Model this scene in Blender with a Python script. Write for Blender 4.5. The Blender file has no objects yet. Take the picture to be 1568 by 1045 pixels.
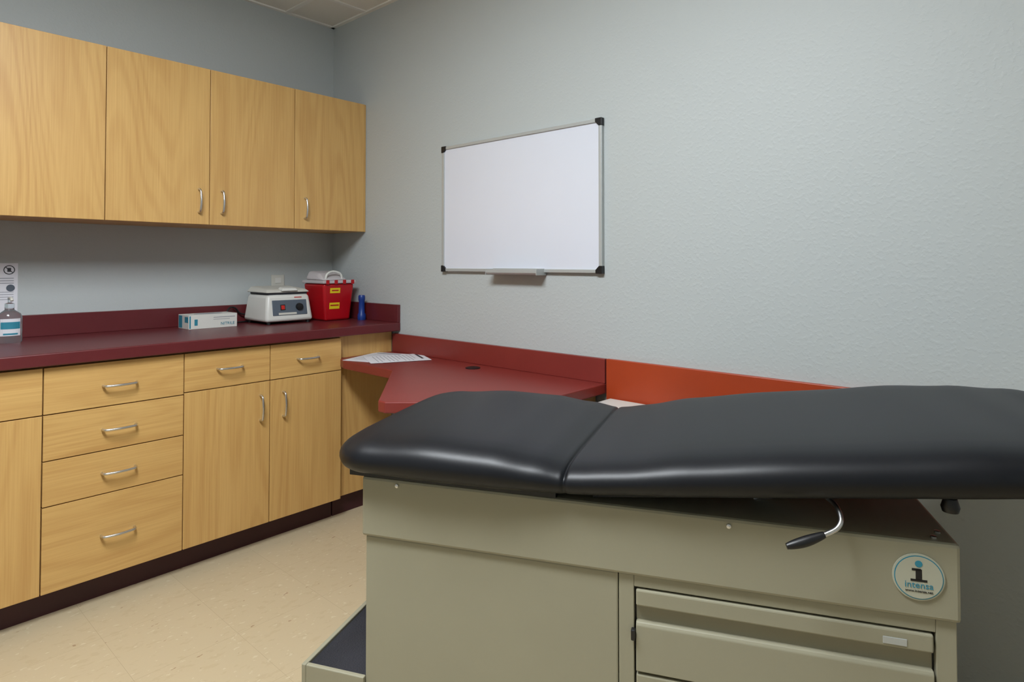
import bpy, bmesh, math, random
from mathutils import Vector, Matrix
random.seed(3)
S = bpy.context.scene
S.view_settings.view_transform = 'Standard'
S.view_settings.look = 'None'
S.view_settings.exposure = 0.0

# ------------------------------------------------------------------ materials
def lin(c):
    out = []
    for v in c:
        v = v / 255.0
        out.append(v / 12.92 if v <= 0.04045 else ((v + 0.055) / 1.055) ** 2.4)
    return (out[0], out[1], out[2], 1.0)

def newmat(name):
    m = bpy.data.materials.new(name)
    m.use_nodes = True
    nt = m.node_tree
    b = nt.nodes['Principled BSDF']
    return m, nt, b

def mat(name, col, rough=0.5, metal=0.0, bump=None, var=0.0, spec=None, trans=0.0, ior=None, coat=0.0):
    m, nt, b = newmat(name)
    b.inputs['Base Color'].default_value = lin(col)
    b.inputs['Roughness'].default_value = rough
    b.inputs['Metallic'].default_value = metal
    if spec is not None: b.inputs['Specular IOR Level'].default_value = spec
    if trans: b.inputs['Transmission Weight'].default_value = trans
    if ior: b.inputs['IOR'].default_value = ior
    if coat: b.inputs['Coat Weight'].default_value = coat
    tc = nt.nodes.new('ShaderNodeTexCoord')
    if var:
        n = nt.nodes.new('ShaderNodeTexNoise'); n.inputs['Scale'].default_value = 9; n.inputs['Detail'].default_value = 4
        nt.links.new(tc.outputs['Object'], n.inputs['Vector'])
        r = nt.nodes.new('ShaderNodeValToRGB')
        r.color_ramp.elements[0].position = 0.3; r.color_ramp.elements[1].position = 0.7
        c = lin(col)
        r.color_ramp.elements[0].color = tuple(x * (1 - var) for x in c[:3]) + (1,)
        r.color_ramp.elements[1].color = tuple(min(1, x * (1 + var)) for x in c[:3]) + (1,)
        nt.links.new(n.outputs['Fac'], r.inputs['Fac'])
        nt.links.new(r.outputs['Color'], b.inputs['Base Color'])
    if bump:
        sc, st, dist = bump
        n = nt.nodes.new('ShaderNodeTexNoise'); n.inputs['Scale'].default_value = sc; n.inputs['Detail'].default_value = 3
        nt.links.new(tc.outputs['Object'], n.inputs['Vector'])
        bp = nt.nodes.new('ShaderNodeBump'); bp.inputs['Strength'].default_value = st; bp.inputs['Distance'].default_value = dist
        nt.links.new(n.outputs['Fac'], bp.inputs['Height'])
        nt.links.new(bp.outputs['Normal'], b.inputs['Normal'])
    return m

def wood(name, light, dark, horiz=False):
    m, nt, b = newmat(name)
    L = nt.links.new
    tc = nt.nodes.new('ShaderNodeTexCoord')
    oi = nt.nodes.new('ShaderNodeObjectInfo')
    mul = nt.nodes.new('ShaderNodeMath'); mul.operation = 'MULTIPLY'; mul.inputs[1].default_value = 17.0
    L(oi.outputs['Random'], mul.inputs[0])
    add = nt.nodes.new('ShaderNodeVectorMath'); add.operation = 'ADD'
    L(tc.outputs['Object'], add.inputs[0]); L(mul.outputs[0], add.inputs[1])
    def mapped(s):
        mp = nt.nodes.new('ShaderNodeMapping')
        mp.inputs['Scale'].default_value = s
        L(add.outputs[0], mp.inputs['Vector'])
        return mp.outputs['Vector']
    g = (1.0, 0.13, 1.0) if horiz else (1.0, 1.0, 0.13)
    f = (1.0, 0.02, 1.0) if horiz else (1.0, 1.0, 0.02)
    n1 = nt.nodes.new('ShaderNodeTexNoise'); n1.inputs['Scale'].default_value = 3.6; n1.inputs['Detail'].default_value = 1.5; n1.inputs['Roughness'].default_value = 0.4
    L(mapped(g), n1.inputs['Vector'])
    m1 = nt.nodes.new('ShaderNodeMath'); m1.operation = 'MULTIPLY'; m1.inputs[1].default_value = 130.0
    L(n1.outputs['Fac'], m1.inputs[0])
    sn = nt.nodes.new('ShaderNodeMath'); sn.operation = 'SINE'; L(m1.outputs[0], sn.inputs[0])
    mr = nt.nodes.new('ShaderNodeMapRange'); mr.inputs[1].default_value = -.2; mr.inputs[2].default_value = 1
    L(sn.outputs[0], mr.inputs[0])
    n2 = nt.nodes.new('ShaderNodeTexNoise'); n2.inputs['Scale'].default_value = 200; n2.inputs['Detail'].default_value = 4
    L(mapped(f), n2.inputs['Vector'])
    n3 = nt.nodes.new('ShaderNodeTexNoise'); n3.inputs['Scale'].default_value = 14; n3.inputs['Detail'].default_value = 3
    L(mapped(g), n3.inputs['Vector'])
    n4 = nt.nodes.new('ShaderNodeTexNoise'); n4.inputs['Scale'].default_value = 4; n4.inputs['Detail'].default_value = 1
    L(mapped(g), n4.inputs['Vector'])
    ms = nt.nodes.new('ShaderNodeMath'); ms.operation = 'MULTIPLY'; L(mr.outputs[0], ms.inputs[0]); L(n4.outputs['Fac'], ms.inputs[1])
    a = nt.nodes.new('ShaderNodeMath'); a.operation = 'MULTIPLY'; a.inputs[1].default_value = 0.24; L(ms.outputs[0], a.inputs[0])
    c = nt.nodes.new('ShaderNodeMath'); c.operation = 'MULTIPLY_ADD'; c.inputs[1].default_value = 0.55; L(n2.outputs['Fac'], c.inputs[0]); L(a.outputs[0], c.inputs[2])
    d = nt.nodes.new('ShaderNodeMath'); d.operation = 'MULTIPLY_ADD'; d.inputs[1].default_value = 0.35; L(n3.outputs['Fac'], d.inputs[0]); L(c.outputs[0], d.inputs[2])
    r = nt.nodes.new('ShaderNodeValToRGB')
    r.color_ramp.elements[0].position = 0.30; r.color_ramp.elements[0].color = lin(light)
    r.color_ramp.elements[1].position = 0.90; r.color_ramp.elements[1].color = lin(dark)
    L(d.outputs[0], r.inputs['Fac'])
    L(r.outputs['Color'], b.inputs['Base Color'])
    b.inputs['Roughness'].default_value = 0.42
    return m

def wallmat(name, col):
    m, nt, b = newmat(name)
    L = nt.links.new
    tc = nt.nodes.new('ShaderNodeTexCoord')
    b.inputs['Base Color'].default_value = lin(col)
    b.inputs['Roughness'].default_value = 0.55
    n = nt.nodes.new('ShaderNodeTexNoise'); n.inputs['Scale'].default_value = 85; n.inputs['Detail'].default_value = 2; n.inputs['Roughness'].default_value = 0.5
    L(tc.outputs['Object'], n.inputs['Vector'])
    r = nt.nodes.new('ShaderNodeValToRGB'); r.color_ramp.elements[0].position = 0.50; r.color_ramp.elements[1].position = 0.72
    L(n.outputs['Fac'], r.inputs['Fac'])
    bp = nt.nodes.new('ShaderNodeBump'); bp.inputs['Strength'].default_value = 0.20; bp.inputs['Distance'].default_value = 0.002
    L(r.outputs['Color'], bp.inputs['Height']); L(bp.outputs['Normal'], b.inputs['Normal'])
    return m

def floormat():
    m, nt, b = newmat('vinyl_tile')
    L = nt.links.new
    tc = nt.nodes.new('ShaderNodeTexCoord')
    br = nt.nodes.new('ShaderNodeTexBrick')
    br.offset = 0.0; br.squash = 1.0
    br.inputs['Scale'].default_value = 1.0
    br.inputs['Brick Width'].default_value = 0.305; br.inputs['Row Height'].default_value = 0.305
    br.inputs['Mortar Size'].default_value = 0.0006; br.inputs['Mortar Smooth'].default_value = 0.3
    br.inputs['Color1'].default_value = lin((198, 181, 149)); br.inputs['Color2'].default_value = lin((195, 178, 146))
    br.inputs['Mortar'].default_value = lin((172, 154, 123))
    L(tc.outputs['Object'], br.inputs['Vector'])
    prev = br.outputs['Color']
    for sc, lo, hi, col, st in ((50, .58, .66, (184, 165, 131), .38), (75, .665, .69, (214, 203, 176), .6), (48, .735, .755, (145, 112, 82), .7)):
        mp = nt.nodes.new('ShaderNodeMapping'); mp.inputs['Location'].default_value = (sc, sc * .7, 0)
        mp.inputs['Rotation'].default_value = (0, 0, sc); mp.inputs['Scale'].default_value = (1, .55, 1)
        L(tc.outputs['Object'], mp.inputs['Vector'])
        n = nt.nodes.new('ShaderNodeTexNoise'); n.inputs['Scale'].default_value = sc; n.inputs['Detail'].default_value = 2
        L(mp.outputs['Vector'], n.inputs['Vector'])
        mr = nt.nodes.new('ShaderNodeMapRange'); mr.inputs[1].default_value = lo; mr.inputs[2].default_value = hi; mr.inputs[4].default_value = st
        L(n.outputs['Fac'], mr.inputs[0])
        mx = nt.nodes.new('ShaderNodeMix'); mx.data_type = 'RGBA'
        L(mr.outputs[0], mx.inputs[0]); L(prev, mx.inputs[6]); mx.inputs[7].default_value = lin(col)
        prev = mx.outputs[2]
    L(prev, b.inputs['Base Color'])
    b.inputs['Roughness'].default_value = 0.45
    return m

M = {}
M['wall'] = wallmat('wall_paint', (181, 187, 187))
M['floor'] = floormat()
M['ceil'] = mat('ceiling_tile', (236, 233, 225), 0.9, bump=(220, .5, .003))
M['tbar'] = mat('tbar_paint', (240, 238, 232), 0.5, var=.03)
M['woodv'] = wood('maple_laminate_vertical', (212, 172, 107), (182, 136, 76))
M['woodh'] = wood('maple_laminate_horizontal', (212, 172, 107), (182, 136, 76), True)
M['carc'] = mat('cabinet_edge', (140, 100, 58), 0.6, var=.08)
M['maroon'] = mat('maroon_laminate', (94, 33, 37), 0.35, bump=(400, .08, .001), var=.04)
M['desk'] = mat('maroon_laminate_lit', (124, 45, 40), 0.38, bump=(400, .08, .001), var=.04)  # same laminate as the counter, redder bounce light painted into the colour
M['toe'] = mat('maroon_cove_base', (64, 26, 32), 0.5, var=.1)
M['orange'] = mat('orange_laminate', (162, 61, 28), 0.4, var=.04)
M['steel'] = mat('brushed_steel', (215, 215, 215), 0.28, 1.0, bump=(300, .05, .001))
M['alu'] = mat('aluminium', (186, 190, 189), 0.4, 0.35, bump=(300, .05, .001))
M['wb'] = mat('whiteboard_enamel', (216, 220, 231), 0.22, var=.004)
M['black'] = mat('black_plastic', (18, 18, 20), 0.4, var=.1)
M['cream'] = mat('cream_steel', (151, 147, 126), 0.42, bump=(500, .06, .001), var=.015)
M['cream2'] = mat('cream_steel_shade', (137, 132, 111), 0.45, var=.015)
M['vinyl'] = mat('black_vinyl', (15, 17, 22), 0.42, bump=(900, .10, .0006), var=.05, spec=.34)
M['rubber'] = mat('step_rubber', (36, 36, 42), 0.9, bump=(260, .9, .003), var=.2)
M['white'] = mat('white_plastic', (214, 214, 208), 0.35, var=.01)
M['offw'] = mat('offwhite_plastic', (200, 199, 190), 0.4, var=.01)
M['grey'] = mat('grey_plastic', (84, 94, 106), 0.4, var=.03)
M['red'] = mat('red_plastic', (176, 12, 24), 0.3, var=.05)
M['redb'] = mat('red_button', (190, 30, 20), 0.35, var=.05)
M['yellow'] = mat('yellow_label', (230, 204, 30), 0.5, var=.03)
M['blue'] = mat('blue_plastic', (16, 54, 130), 0.35, var=.05)
M['teal'] = mat('teal_print', (46, 130, 152), 0.5, var=.05)
M['paper'] = mat('paper', (220, 220, 226), 0.7, var=.01)
M['ink'] = mat('ink', (60, 62, 68), 0.7, var=.1)
M['ink2'] = mat('light_ink', (140, 142, 150), 0.7, var=.1)
M['badge'] = mat('badge_face', (176, 176, 158), 0.4, var=.02)
M['clear'] = mat('clear_plastic', (236, 246, 250), 0.08, trans=0.9, ior=1.35)
M['frost'] = mat('frosted_plastic', (226, 220, 222), 0.35, trans=0.35, ior=1.3)

def emis(name, col, st):
    m, nt, b = newmat(name)
    b.inputs['Base Color'].default_value = lin((240, 240, 240))
    b.inputs['Emission Color'].default_value = lin(col)
    b.inputs['Emission Strength'].default_value = st
    return m
M['lamp'] = emis('fluorescent_lens', (244, 250, 255), 46.0)

# ------------------------------------------------------------------ helpers
OFFSET = {}
def group(name, loc, rotz=0.0, local=False):
    e = bpy.data.objects.new(name, None)
    S.collection.objects.link(e)
    e.location = loc
    e.rotation_euler = (0, 0, rotz)
    OFFSET[e.name] = Vector((0, 0, 0)) if local else Vector(loc)
    return e

def finish(name, verts, faces, m, parent=None, bevel=0.0, smooth=False, seg=2, angle=0.6):
    vs = [Vector(v) for v in verts]
    lo = Vector([min(v[i] for v in vs) for i in range(3)]); hi = Vector([max(v[i] for v in vs) for i in range(3)])
    c = (lo + hi) / 2
    me = bpy.data.meshes.new(name)
    me.from_pydata([tuple(v - c) for v in vs], [], faces)
    bm = bmesh.new(); bm.from_mesh(me)
    bmesh.ops.recalc_face_normals(bm, faces=bm.faces)
    bm.to_mesh(me); bm.free()
    me.materials.append(m)
    o = bpy.data.objects.new(name, me)
    S.collection.objects.link(o)
    if parent is not None:
        o.parent = parent
        o.location = c - OFFSET[parent.name]
    else:
        o.location = c
    if bevel:
        md = o.modifiers.new('bevel', 'BEVEL'); md.width = bevel; md.segments = seg; md.limit_method = 'ANGLE'; md.angle_limit = math.radians(25)
    if smooth:
        for p in me.polygons: p.use_smooth = True
        try: me.set_sharp_from_angle(angle=angle)
        except Exception: pass
    return o

def box(name, x0, x1, y0, y1, z0, z1, m, parent=None, bevel=0.0, seg=2):
    v = [(x0, y0, z0), (x1, y0, z0), (x1, y1, z0), (x0, y1, z0), (x0, y0, z1), (x1, y0, z1), (x1, y1, z1), (x0, y1, z1)]
    f = [(0, 3, 2, 1), (4, 5, 6, 7), (0, 1, 5, 4), (1, 2, 6, 5), (2, 3, 7, 6), (3, 0, 4, 7)]
    return finish(name, v, f, m, parent, bevel, seg=seg)

def hexa(name, bot, top, m, parent=None, bevel=0.0, seg=3):
    v = list(bot) + list(top)
    f = [(0, 3, 2, 1), (4, 5, 6, 7), (0, 1, 5, 4), (1, 2, 6, 5), (2, 3, 7, 6), (3, 0, 4, 7)]
    o = finish(name, v, f, m, parent, bevel, smooth=bool(bevel), seg=seg, angle=0.9)
    return o

def boxes(name, lst, m, parent=None, bevel=0.0):
    V, F = [], []
    for (x0, x1, y0, y1, z0, z1) in lst:
        n = len(V)
        V += [(x0, y0, z0), (x1, y0, z0), (x1, y1, z0), (x0, y1, z0), (x0, y0, z1), (x1, y0, z1), (x1, y1, z1), (x0, y1, z1)]
        F += [tuple(n + i for i in f) for f in ((0, 3, 2, 1), (4, 5, 6, 7), (0, 1, 5, 4), (1, 2, 6, 5), (2, 3, 7, 6), (3, 0, 4, 7))]
    return finish(name, V, F, m, parent, bevel)

def prism(name, poly, z0, z1, m, parent=None, bevel=0.0, axis='z'):
    n = len(poly)
    def P(a, b, c):
        return (a, b, c) if axis == 'z' else ((c, a, b) if axis == 'x' else (a, c, b))
    v = [P(p[0], p[1], z0) for p in poly] + [P(p[0], p[1], z1) for p in poly]
    f = [tuple(range(n))[::-1], tuple(range(n, 2 * n))] + [(i, (i + 1) % n, n + (i + 1) % n, n + i) for i in range(n)]
    return finish(name, v, f, m, parent, bevel)

def catmull(pts, k=6):
    pts = [Vector(p) for p in pts]
    out = []
    for i in range(len(pts) - 1):
        p0 = pts[max(i - 1, 0)]; p1 = pts[i]; p2 = pts[i + 1]; p3 = pts[min(i + 2, len(pts) - 1)]
        for j in range(k):
            t = j / k
            out.append(0.5 * ((2 * p1) + (-p0 + p2) * t + (2 * p0 - 5 * p1 + 4 * p2 - p3) * t * t + (-p0 + 3 * p1 - 3 * p2 + p3) * t ** 3))
    out.append(pts[-1])
    return out

def tube(name, pts, r, m, parent=None, smooth_k=5, seg=10, closed=False):
    P = catmull(pts, smooth_k) if smooth_k else [Vector(p) for p in pts]
    n = len(P)
    rr = r if callable(r) else (lambda t: r)
    V, F = [], []
    T0 = (P[1] - P[0]).normalized()
    up = Vector((0, 0, 1)) if abs(T0.z) < .9 else Vector((1, 0, 0))
    N = T0.cross(up).normalized()
    for i in range(n):
        T = (P[min(i + 1, n - 1)] - P[max(i - 1, 0)]).normalized()
        N = (N - T * N.dot(T)).normalized()
        B = T.cross(N)
        rad = rr(i / (n - 1))
        for j in range(seg):
            a = 2 * math.pi * j / seg
            V.append(P[i] + (N * math.cos(a) + B * math.sin(a)) * rad)
    for i in range(n - 1):
        for j in range(seg):
            F.append((i * seg + j, i * seg + (j + 1) % seg, (i + 1) * seg + (j + 1) % seg, (i + 1) * seg + j))
    F.append(tuple(range(seg))[::-1]); F.append(tuple((n - 1) * seg + j for j in range(seg)))
    return finish(name, V, F, m, parent, smooth=True, angle=1.0)

def revolve(name, prof, c, m, parent=None, seg=32, axis='z', sx=1.0, sy=1.0):
    V, F = [], []
    for (r, z) in prof:
        for j in range(seg):
            a = 2 * math.pi * j / seg
            x, y = r * math.cos(a) * sx, r * math.sin(a) * sy
            if axis == 'z': V.append((c[0] + x, c[1] + y, c[2] + z))
            elif axis == 'x': V.append((c[0] + z, c[1] + x, c[2] + y))
            else: V.append((c[0] + x, c[1] + z, c[2] + y))
    n = len(prof)
    for i in range(n - 1):
        for j in range(seg):
            F.append((i * seg + j, i * seg + (j + 1) % seg, (i + 1) * seg + (j + 1) % seg, (i + 1) * seg + j))
    F.append(tuple(range(seg))[::-1]); F.append(tuple((n - 1) * seg + j for j in range(seg)))
    return finish(name, V, F, m, parent, smooth=True, angle=0.7)

def text(name, body, size, loc, rot, m, parent, extrude=0.0004, align='CENTER', bold=0.0):
    cu = bpy.data.curves.new(name + '_c', 'FONT')
    cu.body = body; cu.size = size; cu.extrude = extrude; cu.align_x = align; cu.align_y = 'CENTER'; cu.offset = bold
    tmp = bpy.data.objects.new(name + '_tmp', cu)
    S.collection.objects.link(tmp)
    bpy.context.view_layer.update()
    me = bpy.data.meshes.new_from_object(tmp.evaluated_get(bpy.context.evaluated_depsgraph_get()))
    bpy.data.objects.remove(tmp, do_unlink=True)
    me.materials.clear(); me.materials.append(m)
    o = bpy.data.objects.new(name, me)
    S.collection.objects.link(o)
    o.parent = parent
    o.location = Vector(loc) - OFFSET[parent.name]
    o.rotation_euler = rot
    return o

# ------------------------------------------------------------------ room
XL, YB, XR, YF, ZC = -3.17, 1.99, 1.55, -1.95, 2.59
box('wall_left', XL - .1, XL, YF - .1, YB + .1, 0, ZC + .1, M['wall'])
box('wall_back', XL, XR, YB, YB + .1, 0, ZC + .1, M['wall'])
box('wall_right', XR, XR + .1, YF - .1, YB + .1, 0, ZC + .1, M['wall'])
box('wall_front', XL, XR, YF - .1, YF, 0, ZC + .1, M['wall'])
box('floor', XL - .1, XR + .1, YF - .1, YB + .1, -.1, 0, M['floor'])
box('ceiling', XL, XR, YF, YB, ZC, ZC + .1, M['ceil'])
box('baseboard_back', -2.5, XR, YB - .012, YB, 0, .10, M['toe'], bevel=.003)
box('baseboard_right', XR - .012, XR, YF, YB - .012, 0, .10, M['toe'], bevel=.003)
box('baseboard_front', XL, XR - .012, YF, YF + .012, 0, .10, M['toe'], bevel=.003)
bars = []
gx, gy = -2.83, 1.69
for i in range(8):
    x = gx + i * .61
    if x < XR: bars.append((x - .012, x + .012, YF, YB, ZC - .006, ZC))
for i in range(7):
    y = gy - i * .61
    if y > YF: bars.append((XL, XR, y - .012, y + .012, ZC - .0065, ZC))
bars += [(XL, XL + .022, YF, YB, ZC - .008, ZC), (XL, XR, YB - .022, YB, ZC - .008, ZC)]
boxes('trim_ceiling_grid', bars, M['tbar'])

def troffer(x0, y0, w, d):
    g = group('ceiling_light', (x0 + w / 2, y0 + d / 2, ZC))
    boxes('frame', [(x0, x0 + w, y0, y0 + .03, ZC - .015, ZC - .001), (x0, x0 + w, y0 + d - .03, y0 + d, ZC - .015, ZC - .001),
                    (x0, x0 + .03, y0, y0 + d, ZC - .015, ZC - .001), (x0 + w - .03, x0 + w, y0, y0 + d, ZC - .015, ZC - .001)], M['tbar'], g)
    hexa('lens', [(x0 + .07, y0 + .07, ZC - .045), (x0 + w - .07, y0 + .07, ZC - .045), (x0 + w - .07, y0 + d - .07, ZC - .045), (x0 + .07, y0 + d - .07, ZC - .045)],
         [(x0 + .035, y0 + .035, ZC - .004), (x0 + w - .035, y0 + .035, ZC - .004), (x0 + w - .035, y0 + d - .035, ZC - .004), (x0 + .035, y0 + d - .035, ZC - .004)], M['lamp'], g)  # lens shaped to hang below the frame so it brightens the ceiling
troffer(gx + .61 * 2 + .012, gy - .61 * 3 + .012, 1.22 - .024, .61 - .024)

# ------------------------------------------------------------------ cabinet handles
def handle(parent, face_x, y, z, L=.10, vertical=False, nm='handle'):
    h = L / 2
    prof = [(-h, 0), (-h, .012), (-h + .004, .021), (-h + .014, .026), (0, .031), (h - .014, .026), (h - .004, .021), (h, .012), (h, 0)]
    if vertical: pts = [(face_x + b, y, z + a) for a, b in prof]
    else: pts = [(face_x + b, y + a, z) for a, b in prof]
    tube(nm, pts, .0045, M['steel'], parent, 4, 10)

# ------------------------------------------------------------------ upper cabinets
UX = -2.84; UZ0, UZ1 = 1.387, 2.08
g = group('upper_cabinet', (XL + .16, .8, UZ0))
box('carcass', XL + .001, UX - .02, -.47, YB - .002, UZ0, UZ1, M['carc'], g)
box('underside_panel', XL + .001, UX - .021, -.47, YB - .002, UZ0 - .003, UZ0 - .0002, M['woodh'], g)
ub = [-.46, -.055, .352, .757, 1.160, 1.568, YB - .012]
for i in range(6):
    box('door_%d' % (i + 1), UX - .019, UX, ub[i] + .0015, ub[i + 1] - .0015, UZ0 - .003, UZ1, M['woodv'], g, .0012)
box('filler', UX - .019, UX - .004, YB - .011, YB - .002, UZ0 - .003, UZ1, M['woodv'], g)
hy = [-.10, -.01, .40, 1.113, 1.212, 1.622]
for i, y in enumerate(hy):
    handle(g, UX, y, 1.488, .10, True, 'handle_%d' % (i + 1))

# ------------------------------------------------------------------ base cabinets
BX = -2.56; BZ0, BZ1 = .10, .866
g = group('base_cabinet', (XL + .3, .5, 0))
box('carcass', XL + .001, BX - .02, -1.2, 1.66, BZ0, BZ1 - .001, M['carc'], g)
box('toe_kick', XL + .001, BX - .075, -1.2, 1.655, 0, BZ0, M['toe'], g)
gap = .0018
def front(nm, y0, y1, z0, z1, m):
    box(nm, BX - .019, BX, y0 + gap, y1 - gap, z0 + gap, z1 - gap, m, g, .0012)
zs = [.10, .391, .544, .70, .860]
for i in range(4):
    front('drawer_%d' % (i + 1), .511, .957, zs[i], zs[i + 1], M['woodh'])
for z in (.245, .466, .62, .775):
    handle(g, BX, .737, z, .105, False, 'drawer_pull')
for k, (y0, y1, hyy) in enumerate(((.957, 1.307, 1.263), (1.307, 1.660, 1.366))):
    front('top_drawer_%d' % k, y0, y1, .707, .860, M['woodh'])
    front('door_%d' % k, y0, y1, .10, .707, M['woodv'])
    handle(g, BX, (y0 + y1) / 2, .785, .10, False, 'drawer_pull')
    handle(g, BX, hyy, .597, .105, True, 'door_pull')
for k, (y0, y1, hyy) in enumerate(((.05, .511, .1), (-.41, .05, 0.0), (-.82, -.41, -.45), (-1.2, -.82, -.86))):
    front('side_drawer_%d' % k, y0, y1, .70, .860, M['woodh'])
    front('side_door_%d' % k, y0, y1, .10, .70, M['woodv'])
    handle(g, BX, (y0 + y1) / 2, .785, .10, False, 'drawer_pull')
    handle(g, BX, hyy, .597, .105, True, 'door_pull')
g = group('cabinet_end_panel', (-2.9, 1.8, 0))
box('panel', XL + .001, BX - .032, 1.6615, YB - .014, .10, BZ1 - .001, M['woodv'], g)
box('kick', XL + .001, BX - .075, 1.6615, YB - .014, 0, .0995, M['toe'], g)

# ------------------------------------------------------------------ countertop
g = group('countertop', (XL + .3, .5, .866))
box('top', XL + .001, -2.535, -1.2, YB - .001, .867, .910, M['maroon'], g, .004)
g = group('backsplash', (XL + .01, .5, .91))
box('long_splash', XL + .001, XL + .020, -1.2, YB - .001, .9101, 1.0, M['maroon'], g, .002)
g = group('side_splash', (-2.85, YB - .01, .91))
box('splash', XL + .0205, -2.537, YB - .020, YB - .001, .9101, 1.0, M['maroon'], g, .002)

# ------------------------------------------------------------------ corner desk
g = group('corner_desk', (-2.0, 1.7, 0))
poly = [(-2.588, YB - .001), (-2.588, 1.665), (-2.50, 1.63), (-2.12, 1.62), (-1.69, 1.235), (-1.655, 1.235), (-1.30, 1.56), (-1.29, 1.59), (-1.29, YB - .001)]
prism('desktop', poly, .722, .76, M['desk'], g, .004)
box('backsplash', -2.58, -1.29, YB - .020, YB - .001, .7601, .852, M['desk'], g, .002)
box('support_panel', -1.36, -1.335, 1.64, YB - .014, 0, .7215, M['woodv'], g)
box('wall_cleat', -2.50, -1.37, YB - .05, YB - .014, .64, .7215, M['woodh'], g)
revolve('grommet', [(.0, 0), (.032, 0), (.032, .003), (.026, .004), (.022, .002), (0, .001)], (-1.905, 1.885, .7602), M['black'], g, 28)

# ------------------------------------------------------------------ wall guard
g = group('wall_guard_panel', (0, YB, .78))
box('board', -1.285, 1.2, YB - .018, YB - .001, .69, .853, M['orange'], g, .002)
g = group('waste_bin', (-1.12, 1.85, 0))
hexa('bin_body', [(-1.23, 1.77, 0), (-1.05, 1.77, 0), (-1.05, 1.95, 0), (-1.23, 1.95, 0)], [(-1.27, 1.75, .67), (-1.0, 1.75, .67), (-1.0, 1.965, .67), (-1.27, 1.965, .67)], M['white'], g, .015)
hexa('bin_lid', [(-1.275, 1.745, .671), (-.995, 1.745, .671), (-.995, 1.968, .671), (-1.275, 1.968, .671)], [(-1.265, 1.755, .712), (-1.005, 1.755, .712), (-1.005, 1.966, .712), (-1.265, 1.966, .712)], M['white'], g, .01)

# ------------------------------------------------------------------ whiteboard
g = group('whiteboard', (-1.75, YB, 1.47))
x0, x1, z0, z1 = -2.205, -1.303, 1.174, 1.765
box('panel', x0 + .01, x1 - .01, YB - .012, YB - .001, z0 + .01, z1 - .01, M['wb'], g)
for nm, a in (('frame_top', (x0, x1, YB - .018, YB - .001, z1 - .014, z1)), ('frame_bottom', (x0, x1, YB - .018, YB - .001, z0, z0 + .014)),
              ('frame_left', (x0, x0 + .014, YB - .0181, YB - .001, z0 + .014, z1 - .014)), ('frame_right', (x1 - .014, x1, YB - .0181, YB - .001, z0 + .014, z1 - .014))):
    box(nm, *a, M['alu'], g, .002)
k = .028
for i, (cx, cz) in enumerate(((x0, z0), (x1, z0), (x0, z1), (x1, z1))):
    sx = 1 if cx == x0 else -1; sz = 1 if cz == z0 else -1
    o = 0.002
    pts = [(cx - sx * o, cz - sz * o), (cx + sx * k, cz - sz * o), (cx + sx * k, cz + sz * .012), (cx + sx * .02, cz + sz * .02), (cx + sx * .012, cz + sz * k), (cx - sx * o, cz + sz * k)]
    prism('corner_%d' % i, pts, YB - .021, YB - .001, M['black'], g, .002, axis='y')
tp = [(YB - .001, 1.165), (YB - .062, 1.165), (YB - .068, 1.172), (YB - .068, 1.186), (YB - .064, 1.186), (YB - .062, 1.171), (YB - .022, 1.171), (YB - .022, 1.19), (YB - .001, 1.19)]
prism('marker_tray', tp, -1.865, -1.585, M['alu'], g, .0008, axis='x')
box('tray_cap', -1.868, -1.865, YB - .068, YB - .002, 1.163, 1.188, M['alu'], g)
box('tray_cap_b', -1.585, -1.582, YB - .068, YB - .002, 1.163, 1.188, M['alu'], g)

# ------------------------------------------------------------------ exam table (local frame)
g = group('exam_table', (-1.141, .792, 0), math.radians(24.3), local=True)
W, D, Z1, Z2 = 1.108, .56, .75, .622
box('upper_body', 0, W, 0, D, Z2, Z1, M['cream'], g, .006)
box('lower_body', .006, .550, .008, D - .008, .05, Z2 - .0005, M['cream'], g, .003)
box('plinth', .03, W - .03, .04, D - .04, 0, .05, M['black'], g)
fx0, fx1 = .5515, W - .005
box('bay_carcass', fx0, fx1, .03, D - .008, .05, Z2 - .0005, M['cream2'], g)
boxes('bay_frame', [(fx0, .580, .008, .03, .05, Z2 - .0005), (1.073, fx1, .008, .03, .05, Z2 - .0005), (.580, 1.073, .008, .03, .599, Z2 - .0005), (.580, 1.073, .008, .03, .05, .115)], M['cream'], g, .0015)
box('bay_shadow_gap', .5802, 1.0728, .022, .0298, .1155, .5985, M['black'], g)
zt = .5955
for i in range(3):
    b0 = zt - .155
    box('drawer_top_rail_%d' % i, .584, 1.069, .004, .021, zt - .030, zt, M['cream'], g, .003)
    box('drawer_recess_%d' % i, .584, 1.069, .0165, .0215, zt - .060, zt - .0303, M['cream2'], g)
    pr = [(.021, b0 + .004), (.003, b0 + .004), (.003, zt - .066), (.006, zt - .060), (.0163, zt - .060), (.021, zt - .0602)]
    prism('drawer_front_%d' % i, pr, .584, 1.069, M['cream'], g, .0015, axis='x')
    zt -= .1565
box('label_plate', .994, 1.03, .0025, .0042, .571, .583, M['alu'], g, .001)
box('latch', .575, .583, -.004, .008, .503, .523, M['black'], g, .002)
bc = (1.046, 0, .691)
q = .92
revolve('badge_ring', [(.0, .0), (.0415 * q, 0), (.0415 * q, -.0025), (.039 * q, -.0030), (0, -.003)], (bc[0], -.0002, bc[2]), M['badge'], g, 48, axis='y')
revolve('badge_teal', [(.0, .0), (.0388 * q, 0), (.0388 * q, -.0004), (0, -.0004)], (bc[0], -.0033, bc[2]), M['teal'], g, 48, axis='y')
revolve('badge_face', [(.0, .0), (.0372 * q, 0), (.0372 * q, -.0004), (0, -.0004)], (bc[0], -.0038, bc[2]), M['badge'], g, 48, axis='y')
yy = -.0043
def bz(z): return bc[2] + (z - .688) * q
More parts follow.
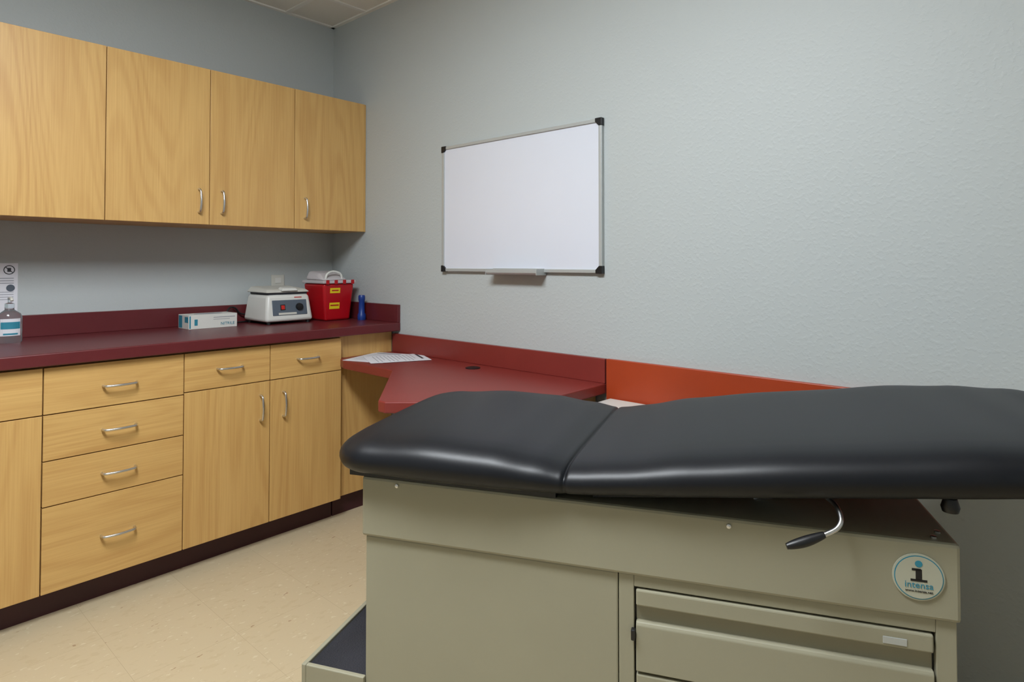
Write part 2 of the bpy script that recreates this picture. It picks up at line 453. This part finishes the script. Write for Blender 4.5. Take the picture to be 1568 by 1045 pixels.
boxes('badge_letter', [(bc[0] - .0045, bc[0] + .0045, yy - .0004, yy, bz(.684), bz(.703)), (bc[0] - .010, bc[0] + .003, yy - .0004, yy, bz(.700), bz(.704)), (bc[0] - .012, bc[0] + .012, yy - .0004, yy, bz(.681), bz(.685))], M['black'], g)
revolve('badge_dot', [(0, 0), (.0055, 0), (.0055, -.0004), (0, -.0004)], (bc[0], yy, bz(.7125)), M['teal'], g, 20, axis='y')
text('badge_text', 'intensa', .0148, (bc[0], yy - .0004, bz(.6745)), (math.pi / 2, 0, 0), M['teal'], g, .0002)
text('badge_text_small', 'www.intensa.net', .006, (bc[0], yy - .0004, bz(.664)), (math.pi / 2, 0, 0), M['black'], g, .0002)
for i, (u, z) in enumerate(((.085, .738), (.75, .737))):
    revolve('bolt_%d' % i, [(0, 0), (.004, 0), (.004, -.003), (0, -.004)], (u, 0, z), M['steel'], g, 12, axis='y')
for i, (u, v) in enumerate(((1.075, .02), (1.088, .045))):
    revolve('top_bolt_%d' % i, [(0, 0), (.005, 0), (.005, .003), (0, .004)], (u, v, Z1), M['steel'], g, 12)
zt = .320
boxes('step_rim', [(-.15, -.139, 0, .50, zt - .045, zt), (-.1389, .0059, 0, .011, zt - .045, zt), (-.1389, .0059, .489, .50, zt - .045, zt)], M['cream'], g, .002)
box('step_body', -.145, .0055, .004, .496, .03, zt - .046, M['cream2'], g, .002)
box('step_tread', -.1385, .0055, .0115, .4885, zt - .0459, zt - .006, M['rubber'], g)
# cushion : lofted stations along u with stitched seam
def interp(tab, x):
    if x <= tab[0][0]: return tab[0][1]
    for (a, b), (c, d) in zip(tab, tab[1:]):
        if x <= c:
            t = (x - a) / (c - a); t = t * t * (3 - 2 * t)
            return b + (d - b) * t
    return tab[-1][1]
def zb(u):
    if u < .44: return .762
    if u < .50: return .762 + (u - .44) ** 2 / .12 * .105
    return .762 + .003 * .875 + (u - .50) * .110
TT = [(-.08, .064), (.03, .074), (.17, .083), (.30, .080), (.40, .069), (.468, .059), (.56, .063), (.68, .074), (.85, .080), (1.0, .080), (1.12, .083), (1.25, .077), (1.36, .066), (1.44, .058)]
U0, U1, V0, V1, SEAM = -.080, 1.44, -.048, .585, .4675
HALF = (V1 - V0) / 2; VM = (V0 + V1) / 2
PROF = [(.29, 0), (.12, 0), (.045, 0), (.028, .01), (.018, .05), (.009, .13), (.003, .24), (0, .36), (0, .46), (.002, .56), (.006, .66), (.0125, .75), (.022, .83), (.036, .90), (.055, .95), (.085, .985), (.13, 1.005), (.20, 1.015), (.29, 1.02)]
ZMID = .40
def station(u):
    e = min(u - U0, U1 - u)
    rc = .10
    hw = HALF
    if e < rc: hw = HALF - rc + math.sqrt(max(0, rc * rc - (rc - e) ** 2))
    re = .05
    tp = math.sqrt(max(0, 1 - (1 - min(e / re, 1)) ** 2)) if e < re else 1.0
    s = abs(u - SEAM)
    gr = math.exp(-(s / .0040) ** 2)
    T = interp(TT, u)
    side = (.083 - T) * .75 + .004 * gr
    hw -= side
    loop = []
    def one(ins, zf, sg):
        w = max(hw - ins * (hw / HALF if ins > .1 else 1), 0)
        if ins >= .29: w = 0
        z = ZMID + (zf - ZMID) * tp
        zz = zb(u) + T * z
        if zf > .5: zz -= .007 * gr * min(1, (zf - .5) / .35)
        v = VM + sg * w
        k = math.exp(-((u - SEAM) / .10) ** 2)
        return (u + .055 * k * (v - VM), v, zz)
    for (ins, zf) in PROF: loop.append(one(ins, zf, -1))
    for (ins, zf) in PROF[-2:0:-1]: loop.append(one(ins, zf, 1))
    return loop
us = []
for j in range(13): us.append(U0 + .10 * (1 - math.cos(math.pi / 2 * j / 12)))
x = us[-1]
while x < SEAM - .04: x += .018; us.append(x)
us += [SEAM + d for d in (-.018, -.012, -.008, -.0055, -.0035, -.0018, 0, .0018, .0035, .0055, .008, .012, .018)]
x = SEAM + .018
while x < U1 - .125: x += .018; us.append(x)
for j in range(13): us.append(U1 - .10 * (1 - math.cos(math.pi / 2 * (12 - j) / 12)))
us = sorted(set(round(a, 5) for a in us))
V, F = [], []
n = None
for u in us:
    lp = station(u)
    n = len(lp); V += lp
for i in range(len(us) - 1):
    for j in range(n):
        F.append((i * n + j, i * n + (j + 1) % n, (i + 1) * n + (j + 1) % n, (i + 1) * n + j))
F.append(tuple(range(n))[::-1]); F.append(tuple((len(us) - 1) * n + j for j in range(n)))
finish('cushion', V, F, M['vinyl'], g, smooth=True, angle=3.0)
box('foot_cushion_board', -.03, .43, .0, D - .01, Z1 + .0005, .7622, M['black'], g)
def zs_(u): return zb(u)
hexa('back_cushion_board', [(.50, .02, zs_(.50) - .011), (1.38, .02, zs_(1.38) - .014), (1.38, .54, zs_(1.38) - .014), (.50, .54, zs_(.50) - .011)],
     [(.50, .02, zs_(.50) + .002), (1.38, .02, zs_(1.38) + .002), (1.38, .54, zs_(1.38) + .002), (.50, .54, zs_(.50) + .002)], M['black'], g)
for i, v in enumerate((.12, .42)):
    tube('back_strut_%d' % i, [(.80, v, Z1), (.95, v, zs_(.95) - .012)], .009, M['steel'], g, 0)
revolve('rubber_stop', [(0, 0), (.012, 0), (.014, .008), (.010, .022), (0, .022)], (1.100, .02, zs_(1.100) - .034), M['black'], g, 20)
tube('release_lever', [(.915, .03, zs_(.915) - .014), (.922, -.015, .798), (.925, -.040, .786), (.917, -.050, .774), (.900, -.056, .765), (.890, -.058, .761)], .0042, M['steel'], g, 5)
tube('release_grip', [(.897, -.057, .764), (.880, -.061, .757), (.864, -.065, .751), (.848, -.069, .746), (.838, -.071, .743)],
     lambda t: .005 + .0042 * math.sin(math.pi * min(1, t * 1.05)) * (1 - .3 * t), M['black'], g, 6, 14)

# ------------------------------------------------------------------ counter items
CZ = .9103
# centrifuge
g = group('centrifuge', (-3.0, 1.58, CZ))
hexa('body', [(-3.135, 1.452, CZ + .012), (-2.890, 1.452, CZ + .012), (-2.890, 1.708, CZ + .012), (-3.135, 1.708, CZ + .012)],
     [(-3.125, 1.470, CZ + .145), (-2.915, 1.470, CZ + .145), (-2.915, 1.695, CZ + .145), (-3.125, 1.695, CZ + .145)], M['white'], g, .016)
hexa('dark_gap', [(-3.115, 1.480, CZ + .1452), (-2.925, 1.480, CZ + .1452), (-2.925, 1.688, CZ + .1452), (-3.115, 1.688, CZ + .1452)],
     [(-3.115, 1.480, CZ + .155), (-2.925, 1.480, CZ + .155), (-2.925, 1.688, CZ + .155), (-3.115, 1.688, CZ + .155)], M['ink'], g)
hexa('lid', [(-3.130, 1.462, CZ + .1552), (-2.910, 1.462, CZ + .1552), (-2.910, 1.702, CZ + .1552), (-3.130, 1.702, CZ + .1552)],
     [(-3.115, 1.482, CZ + .185), (-2.935, 1.482, CZ + .172), (-2.935, 1.685, CZ + .172), (-3.115, 1.685, CZ + .185)], M['offw'], g, .009)
hexa('lid_grip', [(-2.95, 1.54, CZ + .170), (-2.905, 1.54, CZ + .162), (-2.905, 1.63, CZ + .162), (-2.95, 1.63, CZ + .170)],
     [(-2.95, 1.55, CZ + .183), (-2.91, 1.55, CZ + .176), (-2.91, 1.62, CZ + .176), (-2.95, 1.62, CZ + .183)], M['white'], g, .004)
def fxp(z): return -2.890 - .025 * (z - .012) / .133
def fpanel(nm, y0, y1, z0, z1, th, m, bev=.0):
    return hexa(nm, [(fxp(z0) - .004, y0, CZ + z0), (fxp(z0) + th, y0, CZ + z0), (fxp(z0) + th, y1, CZ + z0), (fxp(z0) - .004, y1, CZ + z0)],
                [(fxp(z1) - .004, y0, CZ + z1), (fxp(z1) + th, y0, CZ + z1), (fxp(z1) + th, y1, CZ + z1), (fxp(z1) - .004, y1, CZ + z1)], m, g, bev)
fpanel('control_panel', 1.49, 1.675, .042, .118, .002, M['grey'], .004)
fpanel('panel_stripe', 1.52, 1.615, .046, .056, .0035, M['offw'])
fpanel('power_switch', 1.535, 1.553, .072, .092, .006, M['redb'], .001)
fpanel('switch_bezel', 1.531, 1.557, .068, .096, .003, M['black'])
fpanel('brand_mark', 1.61, 1.65, .128, .132, .0015, M['redb'])
revolve('timer_knob', [(0, 0), (.019, 0), (.017, .012), (0, .013)], (fxp(.08) + .001, 1.632, CZ + .082), M['black'], g, 24, axis='x')
for i, (x, y) in enumerate(((-3.11, 1.475), (-2.91, 1.475), (-3.11, 1.685), (-2.91, 1.685))):
    revolve('foot_%d' % i, [(0, 0), (.010, 0), (.010, .013), (0, .013)], (x, y, CZ), M['black'], g, 12)
tube('power_cord', [(-3.120, 1.50, CZ + .04), (-3.13, 1.44, CZ + .045), (-3.13, 1.41, CZ + .075), (-3.125, 1.38, CZ + .078), (-3.115, 1.36, CZ + .05), (-3.10, 1.37, CZ + .010), (-3.10, 1.42, CZ + .006), (-3.12, 1.50, CZ + .006)], .0042, M['black'], g, 6, 8)

# sharps container
g = group('sharps_container', (-2.96, 1.84, CZ))
hexa('bin', [(-3.04, 1.765, CZ), (-2.875, 1.765, CZ), (-2.875, 1.915, CZ), (-3.04, 1.915, CZ)],
     [(-3.06, 1.745, CZ + .195), (-2.860, 1.745, CZ + .195), (-2.860, 1.930, CZ + .195), (-3.06, 1.930, CZ + .195)], M['red'], g, .012)
box('rim', -3.066, -2.853, 1.739, 1.936, CZ + .1955, CZ + .212, M['frost'], g, .004)
boxes('rim_tabs', [(-2.853, -2.849, y, y + .018, CZ + .192, CZ + .214) for y in (1.755, 1.805, 1.855, 1.905)], M['red'], g, .001)
hexa('lid_hood', [(-3.055, 1.75, CZ + .2122), (-2.885, 1.75, CZ + .2122), (-2.885, 1.91, CZ + .2122), (-3.055, 1.91, CZ + .2122)],
     [(-3.045, 1.765, CZ + .262), (-2.945, 1.765, CZ + .25), (-2.945, 1.895, CZ + .25), (-3.045, 1.895, CZ + .262)], M['frost'], g, .014)
tube('lid_handle', [(-2.90, 1.78, CZ + .212), (-2.90, 1.79, CZ + .245), (-2.905, 1.83, CZ + .258), (-2.90, 1.87, CZ + .245), (-2.90, 1.88, CZ + .212)], .006, M['white'], g, 5)
def sx(z): return -2.875 + .015 * z / .195
for i, (za, zc) in enumerate(((.062, .095), (.145, .172))):
    hexa('label_%d' % i, [(sx(za) - .002, 1.785, CZ + za), (sx(za) + .001, 1.785, CZ + za), (sx(za) + .001, 1.845, CZ + za), (sx(za) - .002, 1.845, CZ + za)],
         [(sx(zc) - .002, 1.785, CZ + zc), (sx(zc) + .001, 1.785, CZ + zc), (sx(zc) + .001, 1.845, CZ + zc), (sx(zc) - .002, 1.845, CZ + zc)], M['yellow'], g)
boxes('label_print', [(sx(.08), sx(.08) + .0016, 1.79, 1.84, CZ + .078, CZ + .084), (sx(.16), sx(.16) + .0016, 1.795, 1.835, CZ + .156, CZ + .162)], M['red'], g)

g = group('blue_flashlight', (-2.80, 1.937, CZ))
revolve('barrel', [(0, 0), (.021, 0), (.022, .004), (.022, .028), (.0165, .038), (.0155, .10), (.018, .108), (.018, .126), (.015, .132), (0, .132)], (-2.80, 1.937, CZ), M['blue'], g, 28)

# glove box
g = group('glove_box', (-3.03, 1.24, CZ))
box('carton', -3.085, -2.965, 1.125, 1.345, CZ, CZ + .064, M['white'], g, .001)
boxes('side_print', [(-3.080, -3.04, 1.1245, 1.1252, CZ + .004, CZ + .060), (-3.01, -2.972, 1.1245, 1.1252, CZ + .030, CZ + .056)], M['teal'], g)
boxes('front_print', [(-2.9652, -2.9644, 1.128, 1.134, CZ + .004, CZ + .060), (-2.9652, -2.9644, 1.150, 1.164, CZ + .016, CZ + .044)], M['teal'], g)
text('front_text', 'NITRILE', .019, (-2.9642, 1.30, CZ + .018), (math.pi / 2, 0, math.pi / 2), M['teal'], g, .0003)
boxes('lines', [(-2.9652, -2.9645, 1.235, 1.335, CZ + .048, CZ + .051), (-2.9652, -2.9645, 1.235, 1.31, CZ + .039, CZ + .041)], M['ink2'], g)
prism('top_opening', [(-3.025 + .028 * math.cos(a * math.pi / 12), 1.235 + .065 * math.sin(a * math.pi / 12)) for a in range(24)], CZ + .0641, CZ + .0648, M['ink2'], g)

# sanitizer bottles
def sanitizer(x, y):
    g = group('hand_sanitizer_bottle', (x, y, CZ))
    revolve('bottle', [(0, 0), (.034, 0), (.038, .006), (.038, .095), (.033, .110), (.018, .122), (.014, .126), (.014, .134), (0, .134)], (x, y, CZ), M['clear'], g, 32, sx=.75, sy=1.05)
    def lab(nm, z0, z1, hw, off, m):
        pts = []
        for j in range(9):
            t = -1 + 2 * j / 8
            yy_ = hw * t
            xx_ = .0285 * math.sqrt(max(0, 1 - (yy_ / .0399) ** 2)) + off
            pts.append((x + xx_, y + yy_))
        back = [(px - .0015, py_) for px, py_ in reversed(pts)]
        prism(nm, pts + back, CZ + z0, CZ + z1, m, g)
    lab('label', .028, .092, .030, .001, M['paper'])
    lab('label_band', .054, .080, .029, .0016, M['teal'])
    lab('label_foot', .032, .038, .022, .0016, M['teal'])
    revolve('collar', [(0, 0), (.015, 0), (.015, .014), (.006, .018), (.006, .032), (0, .032)], (x, y, CZ + .1342), M['clear'], g, 20)
    tube('nozzle', [(x - .008, y, CZ + .168), (x + .01, y, CZ + .170), (x + .034, y, CZ + .168), (x + .040, y, CZ + .160)], .0055, M['offw'], g, 4)
sanitizer(-2.985, .488)
sanitizer(-3.03, .385)

# wall sign
g = group('wall_sign', (XL, .44, 1.1))
box('sheet', XL + .0005, XL + .0015, .33, .543, 1.002, 1.212, M['paper'], g)
for i, (cy, cz, r) in enumerate(((.515, 1.185, .017), (.455, 1.185, .017), (.395, 1.185, .017))):
    tube('ring_%d' % i, [(XL + .002, cy + r * math.cos(a * math.pi / 12), cz + r * math.sin(a * math.pi / 12)) for a in range(25)], .0016, M['ink'], g, 0, 6)
    tube('slash_%d' % i, [(XL + .002, cy - r * .7, cz + r * .7), (XL + .002, cy + r * .7, cz - r * .7)], .0016, M['ink'], g, 0, 6)
    box('picto_%d' % i, XL + .0015, XL + .002, cy - .006, cy + .006, cz - .008, cz + .008, M['ink'], g)
boxes('sign_lines', [(XL + .0015, XL + .002, .35, .53, z, z + .003) for z in (1.150, 1.140, 1.130)] + [(XL + .0015, XL + .002, .40, .53, z, z + .002) for z in (1.095, 1.085, 1.075, 1.065)], M['ink2'], g)
revolve('hand_print', [(0, 0), (.014, 0), (.014, .0005), (0, .0005)], (XL + .0016, .52, 1.112), M['grey'], g, 20, axis='x')

# outlet
g = group('wall_outlet', (XL, 1.655, 1.10))
box('plate', XL + .0005, XL + .007, 1.618, 1.692, 1.035, 1.150, M['offw'], g, .003)
boxes('sockets', [(XL + .007, XL + .009, 1.638, 1.672, 1.105, 1.135), (XL + .007, XL + .009, 1.638, 1.672, 1.052, 1.082)], M['white'], g, .001)

# papers on desk
g = group('paper_sheets', (-2.40, 1.78, .7602))
def sheet(nm, c, ang, z):
    w, h = .108, .14
    ca, sa = math.cos(ang), math.sin(ang)
    def P(a, b, zz): return (c[0] + a * ca - b * sa, c[1] + a * sa + b * ca, zz)
    hexa(nm, [P(-w, -h, z), P(w, -h, z), P(w, h, z), P(-w, h, z)], [P(-w, -h, z + .0012), P(w, -h, z + .0012), P(w, h, z + .0012), P(-w, h, z + .0012)], M['paper'], g)
    for mname, rows in (('ink', [(h - .028, .006, .05)]), ('ink2', [(h - .06 - k * .018, .0016, (.02 if k % 4 else .07)) for k in range(11)])):
        V, F = [], []
        for (b, hh, rr) in rows:
            n = len(V)
            V += [P(-w + .02, b - hh, z + .0014), P(w - rr, b - hh, z + .0014), P(w - rr, b + hh, z + .0014), P(-w + .02, b + hh, z + .0014)]
            F.append((n, n + 1, n + 2, n + 3))
        finish(nm + '_print_' + mname, V, F, M[mname], g)
sheet('sheet_a', (-2.455, 1.80), .35, .7603)
sheet('sheet_b', (-2.36, 1.83), -.45, .7622)

# ------------------------------------------------------------------ camera
cam = bpy.data.cameras.new('camera')
co = bpy.data.objects.new('camera', cam)
S.collection.objects.link(co)
cam.sensor_width = 36; cam.lens = 948 / 1568 * 36
pitch = 1.2
py = 404 - 948 * math.tan(math.radians(pitch))
cam.shift_y = -(522.5 - py) / 1568
cam.clip_start = .02
co.location = (0, 0, 1.21)
co.rotation_euler = (math.radians(90 + pitch), 0, math.radians(41.7))
S.camera = co

w = bpy.data.worlds.new('world'); S.world = w
w.use_nodes = True
w.node_tree.nodes['Background'].inputs[0].default_value = (.5, .5, .5, 1)
w.node_tree.nodes['Background'].inputs[1].default_value = 0.05
